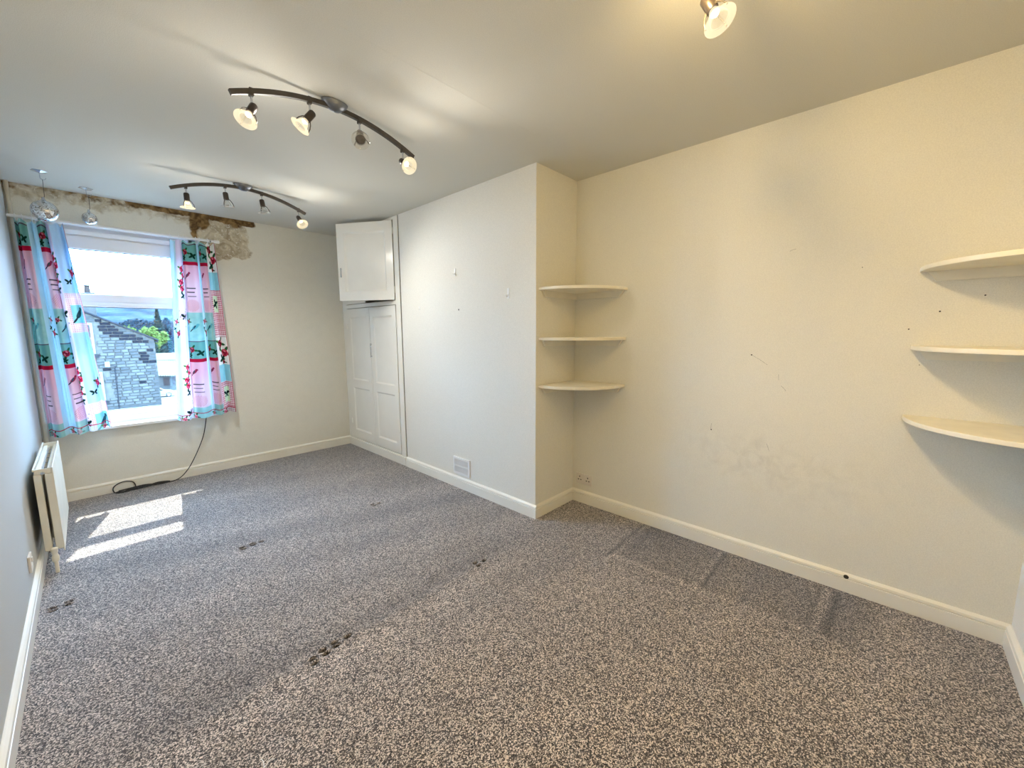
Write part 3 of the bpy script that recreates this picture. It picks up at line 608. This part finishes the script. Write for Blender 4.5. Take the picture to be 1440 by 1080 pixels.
hole.build('knot_hole', 'gap', [o for o in bpy.data.objects if o.name == 'baseboard_right'][0])
th = smooth_path([(.515, 1.772, .004), (.525, 1.76, .006), (.545, 1.755, .004), (.565, 1.765, .005), (.575, 1.758, .004)]); th2 = smooth_path([(.545, 1.755, .005), (.548, 1.775, .006), (.545, 1.79, .004)])
tag(MB().tube(th, .0012, 5).tube(th2, .0012, 5).build('thread', 'upvc'), 'scrap of white thread lying on the carpet', 'thread')

# ------------------------------------------------------------------ ceiling track lights
def head(name, root, pivot, aim, lit, power, tint):
    p = Vector(pivot); a = Vector(aim).normalized()
    up = (a+Vector((0, 0, 1))*.0); hd = bpy.data.objects.new('spot_head', None); COL.objects.link(hd); hd.parent = root
    # the holder hangs from the stem's foot, the bulb points along the aim
    st = p+Vector((0, 0, .062)); hc = p
    MB().box((st.x-.008, st.y-.011, st.z-.014), (st.x+.008, st.y+.011, st.z+.016)).build('clip', 'bar', hd, bevel=.002)
    MB().tube([st-Vector((0, 0, .010)), p+(st-p)*.3, p], .0045, 8).build('stem', 'chrome', hd, smooth=True)
    MB().lathe([(0, -.022), (.012, -.022), (.0165, -.016), (.0165, .026), (.015, .028), (.015, .030), (0, .030)], hc, a, 18).build('lamp_holder', 'holder', hd, smooth=True)
    fb = hc+a*.030
    MB().lathe([(.010, -.002), (.013, .004), (.019, .014), (.0235, .026), (.025, .034), (.0245, .038)], fb, a, 22).build('reflector', 'disc_lit' if lit else 'disc', hd, smooth=True)
    MB().lathe([(0, .034), (.012, .0345), (.0225, .033)] if not lit else [(0, .016), (.006, .018), (.013, .010)], fb, a, 22).build('bulb', 'bulb_on' if lit else 'bulb_off', hd, smooth=True)
    MB().lathe([(.024, .036), (.027, .034), (.041, .040), (.043, .042), (.041, .044), (.027, .040), (.024, .041)], fb, a, 28).build('glass_disc', 'disc_lit' if lit else 'disc', hd, smooth=True)
    b1 = a.orthogonal().normalized(); b2 = a.cross(b1); cl = MB()
    for k in range(3):
        q = b1*math.cos(k*2.094)+b2*math.sin(k*2.094)
        cl.tube([hc+a*.024+q*.016, hc+a*.036+q*.026, hc+a*.052+q*.034, hc+a*.070+q*.038], .0026, 5)
    cl.build('claw', 'bar', hd, smooth=True)
    if lit:
        L = bpy.data.lights.new('lamp', 'SPOT'); L.energy = LAMP*power; L.color = tint; L.spot_size = math.radians(160); L.spot_blend = 1; L.shadow_soft_size = .022
        lo = bpy.data.objects.new('lamp', L); COL.objects.link(lo); lo.parent = hd; lo.location = fb+a*.060; lo.rotation_euler = a.to_track_quat('-Z', 'Y').to_euler()
        L2 = bpy.data.lights.new('lamp_glow', 'POINT'); L2.energy = LAMP*power*.07; L2.color = tint; L2.shadow_soft_size = .02
        l2 = bpy.data.objects.new('lamp_glow', L2); COL.objects.link(l2); l2.parent = hd; l2.location = fb+a*.062
    return hd
def track(cx, cy, heads, tint, label):
    root = thing('track_light', label, 'ceiling light', (0, 0, 0), 'arched four-lamp ceiling tracks')
    zc, drop, half = 2.374, .088, .405
    zb = lambda dx: zc-drop*(dx/half)**2
    m = MB(); n = 28; vs = []; fs = []
    for i in range(n+1):
        dx = -half*1.045+2*half*1.045*i/n; z = zb(dx); sl_ = -2*drop*dx/half**2; nrm = Vector((-sl_, 0, 1)).normalized()
        for (oy, on) in ((-.0085, -.010), (.0085, -.010), (.0085, .010), (-.0085, .010)):
            vs.append(Vector((cx+dx, cy+oy, z))+nrm*on)
    for i in range(n): fs += [(i*4+k, i*4+(k+1) % 4, i*4+4+(k+1) % 4, i*4+4+k) for k in range(4)]
    fs += [(3, 2, 1, 0), (n*4, n*4+1, n*4+2, n*4+3)]
    m.add(vs, fs).build('bar', 'bar', root)
    c = MB(); prof = [(0, -.042), (.3, -.040), (.62, -.031), (.86, -.016), (.97, -.006), (1, 0)]; k2 = 32
    vs = []; fs = []
    for (r_, h) in prof: vs += [(cx+.062*max(r_, .001)*math.cos(2*math.pi*k/k2), cy+.036*max(r_, .001)*math.sin(2*math.pi*k/k2), H+h-.002) for k in range(k2)]
    for i in range(len(prof)-1): fs += [(i*k2+k, i*k2+(k+1) % k2, (i+1)*k2+(k+1) % k2, (i+1)*k2+k) for k in range(k2)]
    c.add(vs, fs).build('ceiling_mount', 'mount', root, smooth=True)
    for dx, aim, lit, pw in heads:
        z = zb(dx); head('h', root, (cx+dx+.006*(1 if aim[0] > 0 else -1), cy, z-.068), aim, lit, pw, tint)
    return root
track(1.211, 2.469, [(-.342, (-.49, -.30, -.87), True, 1), (-.110, (-.61, .15, -.80), True, 1), (.125, (-.38, -.78, -.82), False, 0), (.363, (-.02, -1.02, -.59), True, 1)], (1.2, 1.12, 1.0),
      'arched dark metal track light nearest the camera with three of four lamps lit')
track(1.203, 4.02, [(-.345, (.02, .05, -1), True, .7), (-.12, (.10, .10, -1), False, 0), (.11, (.12, -.05, -1), False, 0), (.365, (.10, -.75, -.80), True, .8)], (3.8, 3.65, 3.3),
      'arched dark metal track light further back, in front of the window and cupboard')
track(1.211, .918, [(-.365, (-.4, .5, -.8), True, .8), (-.135, (.45, -.6, -.75), True, .9), (.125, (1, .08, -.45), True, .75), (.375, (-.09, -.55, -.97), True, 1.5)], (1.42, 1.02, .45),
      'arched ceiling track light whose one lit lamp shows at the top edge of the photo')

# ------------------------------------------------------------------ mirror balls
def ball(px, py, bz, r, label):
    root = thing('mirror_ball', label, 'mirror ball', (px, py, bz), 'mirror balls')
    MB().lathe([(0, -.012), (.012, -.011), (.026, -.006), (.040, -.002), (.041, 0)], (px, py, H), (0, 0, 1), 6).build('ceiling_plate', 'chrome', root)
    hk = [(px, py, H-.008), (px, py, H-.040)]+[(px+.013*(1-math.cos(t)), py, H-.040-.013*math.sin(t)) for t in (.5, 1.0, 1.6, 2.2, 2.8, 3.3)]
    MB().tube(hk, .0022, 6).build('hook', 'chrome', root, smooth=True)
    MB().tube([(px+.010, py, H-.051), (px+.008, py, bz+r+.030), (px+.002, py, bz+r+.012)], .0016, 5).build('cord', 'bar', root)
    MB().lathe([(0, .022), (.006, .022), (.007, .014), (.009*r/.07+.003, .004), (.013*r/.07+.003, -.001)], (px, py, bz+r), (0, 0, 1), 14).build('cap', 'chrome', root, smooth=True)
    core = MB().lathe([(r*.97*math.sin(t), -r*.97*math.cos(t)) for t in np.linspace(0, math.pi, 22)], (px, py, bz), (0, 0, 1), 30).build('core', 'bar', root, smooth=True)
    t_ = MB(); ts = .0085 if r > .06 else .0075; nr = int(math.pi*r/ts)
    for i in range(1, nr):
        th_ = math.pi*i/nr; rc = r*math.sin(th_); n = max(4, int(2*math.pi*rc/ts))
        for k in range(n):
            ph = 2*math.pi*k/n; nn = Vector((math.sin(th_)*math.cos(ph), math.sin(th_)*math.sin(ph), math.cos(th_)))
            nn = (nn+Vector((random.gauss(0, .012), random.gauss(0, .012), random.gauss(0, .012)))).normalized()
            a = Vector((-math.sin(ph), math.cos(ph), 0)); a = (a-nn*a.dot(nn)).normalized(); b = nn.cross(a); c = Vector((px, py, bz))+nn*r; h = ts*.49
            t_.add([c-a*h-b*h, c+a*h-b*h, c+a*h+b*h, c-a*h+b*h], [(0, 1, 2, 3)])
    o = t_.build('mirror_tiles', 'mirror', root); o['kind'] = 'stuff'
    return settle(root)
ball(.197, 4.691, 2.146, .066, 'large mirror ball hanging in front of the left curtain')
ball(.412, 4.943, 2.183, .044, 'small mirror ball hanging in front of the window head')

# ------------------------------------------------------------------ outside
GZ = -8.2
M['stone_d'] = mat('sooty_stone', (0.0072, 0.0078, 0.0104), .9, spec=0, noise=(3, .4), bump=(8, .6, .03))
def stone_mat():
    m = mat('weathered_sandstone', (0.0650, 0.0520, 0.0390), .9, spec=0, bump=(9, .6, .03)); n = m.node_tree.nodes; L = m.node_tree.links
    oi = n.new('ShaderNodeObjectInfo'); r = n.new('ShaderNodeValToRGB'); r.color_ramp.elements[0].color = (.046, .044, .042, 1); r.color_ramp.elements[1].color = (.085, .078, .070, 1)
    L.new(oi.outputs['Random'], r.inputs[0]); t = n.new('ShaderNodeTexCoord'); x = n.new('ShaderNodeTexNoise'); x.inputs['Scale'].default_value = 4; L.new(t.outputs['Object'], x.inputs[0])
    mx = n.new('ShaderNodeMix'); mx.data_type = 'RGBA'; mx.blend_type = 'MULTIPLY'; mx.inputs[0].default_value = .5; L.new(r.outputs[0], mx.inputs[6]); L.new(x.outputs[0], mx.inputs[7]); L.new(mx.outputs[2], n['Principled BSDF'].inputs['Base Color']); return m
M['stone'] = stone_mat()
M['mortar'] = mat('lime_mortar', (0.0650, 0.0572, 0.0468), .95, spec=0, noise=(5, .2))
M['slate'] = mat('slate_roof', (0.0156, 0.0156, 0.0182), .6, spec=0, noise=(6, .3), bump=(10, .4, .02))
M['owhite'] = mat('outdoor_white_paint', (0.1300, 0.1235, 0.1170), .4, spec=0, noise=(3, .05))
M['oglass'] = mat('dark_window_glass', (0.0156, 0.0104, 0.0104), .08, spec=0.3, noise=(2, .3))
M['asphalt'] = mat('pale_concrete_road', (0.0910, 0.0858, 0.0754), .9, spec=0, noise=(.8, .15), bump=(20, .3, .01))
M['render'] = mat('grey_render', (0.0390, 0.0364, 0.0338), .9, spec=0, noise=(1, .15))
M['pale_roof'] = mat('pale_corrugated_roof', (0.0910, 0.0858, 0.0728), .6, spec=0, noise=(1.5, .15))
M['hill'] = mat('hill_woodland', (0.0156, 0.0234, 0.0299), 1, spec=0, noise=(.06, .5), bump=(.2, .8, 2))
M['leaf_b'] = mat('bright_leaves', (0.0546, 0.0754, 0.0182), .7, spec=0, noise=(1.2, .45))
M['leaf_d'] = mat('dark_leaves', (0.0104, 0.0182, 0.0169), .8, spec=0, noise=(1.2, .4))
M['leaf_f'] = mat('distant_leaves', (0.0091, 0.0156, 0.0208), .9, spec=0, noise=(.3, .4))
M['trunk'] = mat('bark', (0.0156, 0.0130, 0.0104), .9, spec=0, noise=(4, .3))
M['car'] = mat('white_car_paint', (0.1430, 0.1365, 0.1300), .2, spec=0.3, noise=(1, .03))
M['brick_red'] = mat('terracotta', (0.0260, 0.0182, 0.0156), .8, spec=0, noise=(5, .2))
struct(MB().box((-60, 6.5, GZ-1), (120, 330, GZ)).build('ground', 'asphalt'), 'pale road and yard outside')
# gable house across the way
house = thing('stone_house', 'grey sandstone gable house across the yard with a sloping slate verge', 'house', (0, 40, GZ))
GX1 = 3.86; slope = -.545; zr = lambda x: 2.77+slope*(x-.35)
RX = -1.6; GX0 = 2*RX-GX1
MB().prism([(GX0, GZ), (GX1, GZ), (GX1, zr(GX1)), (RX, zr(RX)), (GX0, zr(GX1))], (0, 40.06, 0), (1, 0, 0), (0, 0, 1), (0, 11, 0)).build('wall_core', 'mortar', house)
for sgn in (1, -1):
    ex = GX1+.22 if sgn > 0 else GX0-.22; ez = zr(GX1+.22)
    MB().prism([(RX, zr(RX)+.02), (ex, ez+.02), (ex, ez+.12), (RX, zr(RX)+.14)], (0, 39.86, 0), (1, 0, 0), (0, 0, 1), (0, 11.4, 0)).build('roof', 'slate', house)
MB().box((GX1+.02, 39.95, zr(GX1)-.22), (GX1+.20, 51, zr(GX1)-.10)).build('gutter', 'slate', house)
W1 = (-.35, .78, -.06, 2.02); W2 = (-.30, .96, -3.30, -1.30)
def clear(x0, x1, z0, z1):
    for (a, b, c, d) in (W1, W2):
        if x1 > a-.04 and x0 < b+.04 and z1 > c-.10 and z0 < d+.05: return False
    return True
variants = []
for k in range(10):
    wv_ = .30+.055*(k % 5); m = MB(); hgt = .185
    m.add([(-wv_/2, 0, -hgt/2), (wv_/2, 0, -hgt/2), (wv_/2, 0, hgt/2), (-wv_/2, 0, hgt/2)]+[(sx*(wv_/2-.02)+random.uniform(-.008, .008), -.045-random.random()*.02, sz*(hgt/2-.018)+random.uniform(-.006, .006)) for sx, sz in ((-1, -1), (1, -1), (1, 1), (-1, 1))],
          [(0, 1, 5, 4), (1, 2, 6, 5), (2, 3, 7, 6), (3, 0, 4, 7), (4, 5, 6, 7)])
    o = m.build('stone', 'stone' if k < 5 else 'stone_d', house); variants.append((wv_, o)); o.location = (0, 0, -100)
restm = MB(); nst = 0; z = GZ+.1; row = 0; first = {}
while z < zr(RX):
    x = GX0+random.uniform(0, .3)
    xe = min(GX1, .35+(2.70-z)/(-slope)); xs = max(GX0, 2*RX-xe)
    x = xs+.02
    while x < xe-.12:
        k = random.randrange(5); wv_ = variants[k][0]
        if x+wv_ > xe: wv_ = xe-x
        dark = (z > zr(x+wv_/2)-.85+random.uniform(-.25, .25) and random.random() < .85) or (x > GX1-.95 and z > -1.1 and random.random() < .75) or random.random() < .03
        if clear(x, x+wv_, z-.1, z+.1):
            inview = x > .55 and -3.9 < z < 2.6 and abs(wv_-variants[k][0]) < 1e-6
            if inview and nst < 300:
                src = variants[k+(5 if dark else 0)][1]; key = src.name
                if key not in first: c = src; first[key] = 1
                else: c = src.copy(); COL.objects.link(c)
                c.parent = house; c.location = (x+wv_/2, 40.06, z-0); nst += 1
            elif wv_ > .1: restm.box((x+.012, 40.015, z-.088), (x+wv_-.012, 40.07, z+.088))
        x += wv_+.022
    z += .21; row += 1
for _, o in variants:
    if o.location.z < -50: bpy.data.objects.remove(o)
restm.build('stonework', 'stone', house)['kind'] = 'stuff'
for (a, b, c, d) in (W1, W2):
    f = MB(); t = .14; yq = 39.97
    f.box((a, yq, c), (a+t, 40.1, d)); f.box((b-t, yq, c), (b, 40.1, d)); f.box((a+t, yq, c), (b-t, 40.1, c+t)); f.box((a+t, yq, d-t), (b-t, 40.1, d)); f.box((a+t, yq, (c+d)/2-.05), (b-t, 40.1, (c+d)/2+.05))
    fo = f.build('window_frame', 'owhite', house); MB().box((a+t, 40.02, c+t), (b-t, 40.05, d-t)).build('pane', 'oglass', fo)
    MB().box((a-.1, 39.90, c-.26), (b+.14, 40.1, c-.05)).build('sill', 'slate', house)
MB().box((1.12, 39.88, -1.0), (1.38, 40.0, -.62)).build('alarm_box', 'owhite', house, bevel=.02)
MB().tube([(1.60, 39.97, -.96), (1.56, 39.97, -3.8), (1.52, 39.97, -7)], .03, 6).build('drainpipe', 'slate', house)
chm = MB().box((-.10, 41.6, 1.9), (1.10, 42.6, 3.95)).box((-.16, 41.54, 3.95), (1.16, 42.66, 4.15)).build('chimney_stack', 'stone', house)
for xx in (.22, .80): MB().lathe([(.17, 0), (.13, .45), (.17, .47), (.17, .52), (.12, .55), (0, .55)], (xx, 42.1, 4.15), (0, 0, 1), 12).build('chimney_pot', 'brick_red', chm)
settle(house)
# sheds and houses past the gable
sh = thing('shed', 'low shed with a pale corrugated roof beyond the parked car', 'shed', (9.2, 88, GZ))
p0, p1 = far(217, 507, 91), far(256, 507, 91); q0, q1 = far(219, 528, 87.5), far(262, 528, 87.5)
m = MB(); nseg = 26; vs = []
for i in range(nseg+1):
    t = i/nseg; dz = .05*math.cos(i*math.pi); vs += [p0.lerp(p1, t)+Vector((0, 0, dz)), q0.lerp(q1, t)+Vector((0, 0, dz))]
vs += [Vector((v_.x, v_.y, v_.z-.08)) for v_ in vs]; n2 = 2*(nseg+1)
m.add(vs, [(2*i, 2*i+1, 2*i+3, 2*i+2) for i in range(nseg)]+[(n2+2*i, n2+2*i+2, n2+2*i+3, n2+2*i+1) for i in range(nseg)]+[(2*i+1, n2+2*i+1, n2+2*i+3, 2*i+3) for i in range(nseg)])
m.build('roof', 'pale_roof', sh); MB().prism([(87.9, GZ), (91, GZ), (91, p0.z-.12), (87.9, q0.z-.1)], (q0.x+.2, 0, 0), (0, 1, 0), (0, 0, 1), (q1.x-q0.x-.4, 0, 0)).build('wall', 'render', sh)
for xx in (8.7, 9.8): MB().box((xx, 87.8, GZ+.9), (xx+.75, 87.95, GZ+2.2)).build('window', 'oglass', sh)
settle(sh)
h2 = thing('rear_house', 'grey roofed low house behind the pale shed roof', 'house', (10, 100, GZ))
a, b = far(214, 497, 104), far(268, 497, 104); c, d = far(214, 506, 100), far(268, 506, 100)
MB().prism([(100, c.z), (104, a.z), (108, c.z), (108, c.z-.2), (104, a.z-.2), (100, c.z-.2)], (c.x, 0, 0), (0, 1, 0), (0, 0, 1), (d.x-c.x, 0, 0)).build('roof', 'pale_roof', h2)
MB().prism([(100.3, GZ), (107.7, GZ), (107.7, c.z-.1), (104, a.z-.25), (100.3, c.z-.1)], (c.x+.1, 0, 0), (0, 1, 0), (0, 0, 1), (d.x-c.x-.2, 0, 0)).build('wall', 'render', h2)
for xx in (c.x+.8, c.x+2.6, c.x+4.4): MB().box((xx, 100.15, c.z-1.6), (xx+.9, 100.35, c.z-.5)).build('window', 'oglass', h2)
settle(h2)
# parked car
cr_ = thing('car', 'white hatchback parked past the right edge of the stone gable', 'car', (7.4, 80, GZ))
prof = [(-2.0, .28), (-2.02, .60), (-1.90, .92), (-1.55, 1.40), (-1.2, 1.50), (.0, 1.50), (.30, 1.44), (.95, 1.00), (1.75, .88), (2.0, .70), (2.05, .35), (1.9, .24)]
cx0 = 7.02
MB().prism(prof, (cx0, 79.2, GZ), (1, 0, 0), (0, 0, 1), (0, 1.65, 0)).build('body', 'car', cr_, bevel=.05, smooth=True)
MB().prism([(-1.35, 1.02), (-1.15, 1.38), (.0, 1.40), (.22, 1.36), (.72, 1.02)], (cx0, 79.18, GZ), (1, 0, 0), (0, 0, 1), (0, 1.69, 0)).build('side_window', 'oglass', cr_)
for wx in (-1.25, 1.28):
    for wy in (79.18, 80.68):
        wh = MB().lathe([(0, 0), (.30, 0), (.33, .03), (.33, .17), (.30, .20), (0, .20)], (cx0+wx, wy, GZ+.33), (0, 1, 0), 18).build('wheel', 'black', cr_, smooth=True)
        MB().lathe([(0, -.012), (.20, -.012), (.21, 0)], (cx0+wx, wy, GZ+.33), (0, 1, 0), 12).build('hubcap', 'chrome', wh)
MB().box((cx0+1.88, 79.3, GZ+.62), (cx0+2.02, 79.7, GZ+.76)).build('headlight', 'owhite', cr_); settle(cr_)
# hill and trees
def hill_fn(u, v):
    x = -120+u*330; y = 300+v*160; z = GZ+(37*np.sqrt(np.clip(v, 0, 1)))*(.75+.25*np.sin(x*.015+.6))+7*(fbm(x, y, .05, 4, 12)-.5)*np.minimum(1, v*4); return x, y, z
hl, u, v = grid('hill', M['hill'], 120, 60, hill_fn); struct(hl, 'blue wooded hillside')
def tree(base, h, w, m, label, n, group, leaf, conifer=False, cat='tree', name='tree'):
    root = thing(name, label, cat, base, group); g = np.random.default_rng(int(base[0]*13+base[1])); vs = []; fs = []
    blobs = [(0, 0, .62, .40)]+[(g.uniform(-.3, .3), g.uniform(-.3, .3), g.uniform(.42, .85), g.uniform(.16, .26)) for _ in range(11)]
    for i in range(n):
        if conifer:
            t = g.random()**.7; rr = (1-t)*w*.5*(.55+.45*math.cos(t*40)**2)*math.sqrt(g.random()); ph = g.uniform(0, 6.283); c = Vector((rr*math.cos(ph), rr*math.sin(ph), h*(.08+.92*t)))
        else:
            b = blobs[g.integers(len(blobs))]; d_ = Vector(g.normal(size=3)); d_.normalize(); rr = b[3]*(.65+.35*g.random()); c = Vector((b[0]*w+d_.x*rr*w, b[1]*w+d_.y*rr*w, b[2]*h+d_.z*rr*h*.85))
        a = Vector(g.normal(size=3)).normalized(); b_ = a.orthogonal().normalized(); s = leaf*(.6+.8*g.random()); k = len(vs)
        vs += [c-a*s, c+b_*s*.6, c+a*s, c-b_*s*.6]; fs.append((k, k+1, k+2, k+3))
    mb = MB(); mb.v = [tuple(p) for p in vs]; mb.f = fs; o = mb.build('foliage', m, root); o['kind'] = 'stuff'
    MB().tube([(0, 0, 0), (.02*w, 0, h*.3), (0, .02*w, h*.65)], [.035*h, .025*h, .01*h], 7).build('trunk', 'trunk', root)
    return root
def tp(px, Y, top, w, **k):                  # a tree standing on the ground (or the hill) at distance Y
    p = far(px, top, Y); q = far(px+w, top, Y); return p, (q-p).length
for px, top, w, Y, mm, lab in ((204, 458, 38, 118, 'leaf_b', 'bright green leafy tree above the slope of the gable roof'), (224, 464, 34, 124, 'leaf_b', 'bright green leafy tree right of the gable above the sheds'),
                               (178, 452, 30, 130, 'leaf_b', 'green leafy tree half hidden behind the gable roof'), (236, 480, 26, 112, 'leaf_d', 'dark bushy tree at the right of the view beside the curtain'),
                               (214, 484, 18, 110, 'leaf_d', 'small dark tree standing just past the gable end')):
    p, w_ = tp(px, Y, top, w); tree((p.x, p.y, GZ), p.z-GZ, w_, mm, lab, 4500, 'trees beyond the gable', .24)
p, w_ = tp(220, 165, 436, 12); tree((p.x, p.y, GZ), p.z-GZ, w_*3.6, 'leaf_d', 'tall dark conifer rising above the bright trees', 4500, 'trees beyond the gable', .42, conifer=True)
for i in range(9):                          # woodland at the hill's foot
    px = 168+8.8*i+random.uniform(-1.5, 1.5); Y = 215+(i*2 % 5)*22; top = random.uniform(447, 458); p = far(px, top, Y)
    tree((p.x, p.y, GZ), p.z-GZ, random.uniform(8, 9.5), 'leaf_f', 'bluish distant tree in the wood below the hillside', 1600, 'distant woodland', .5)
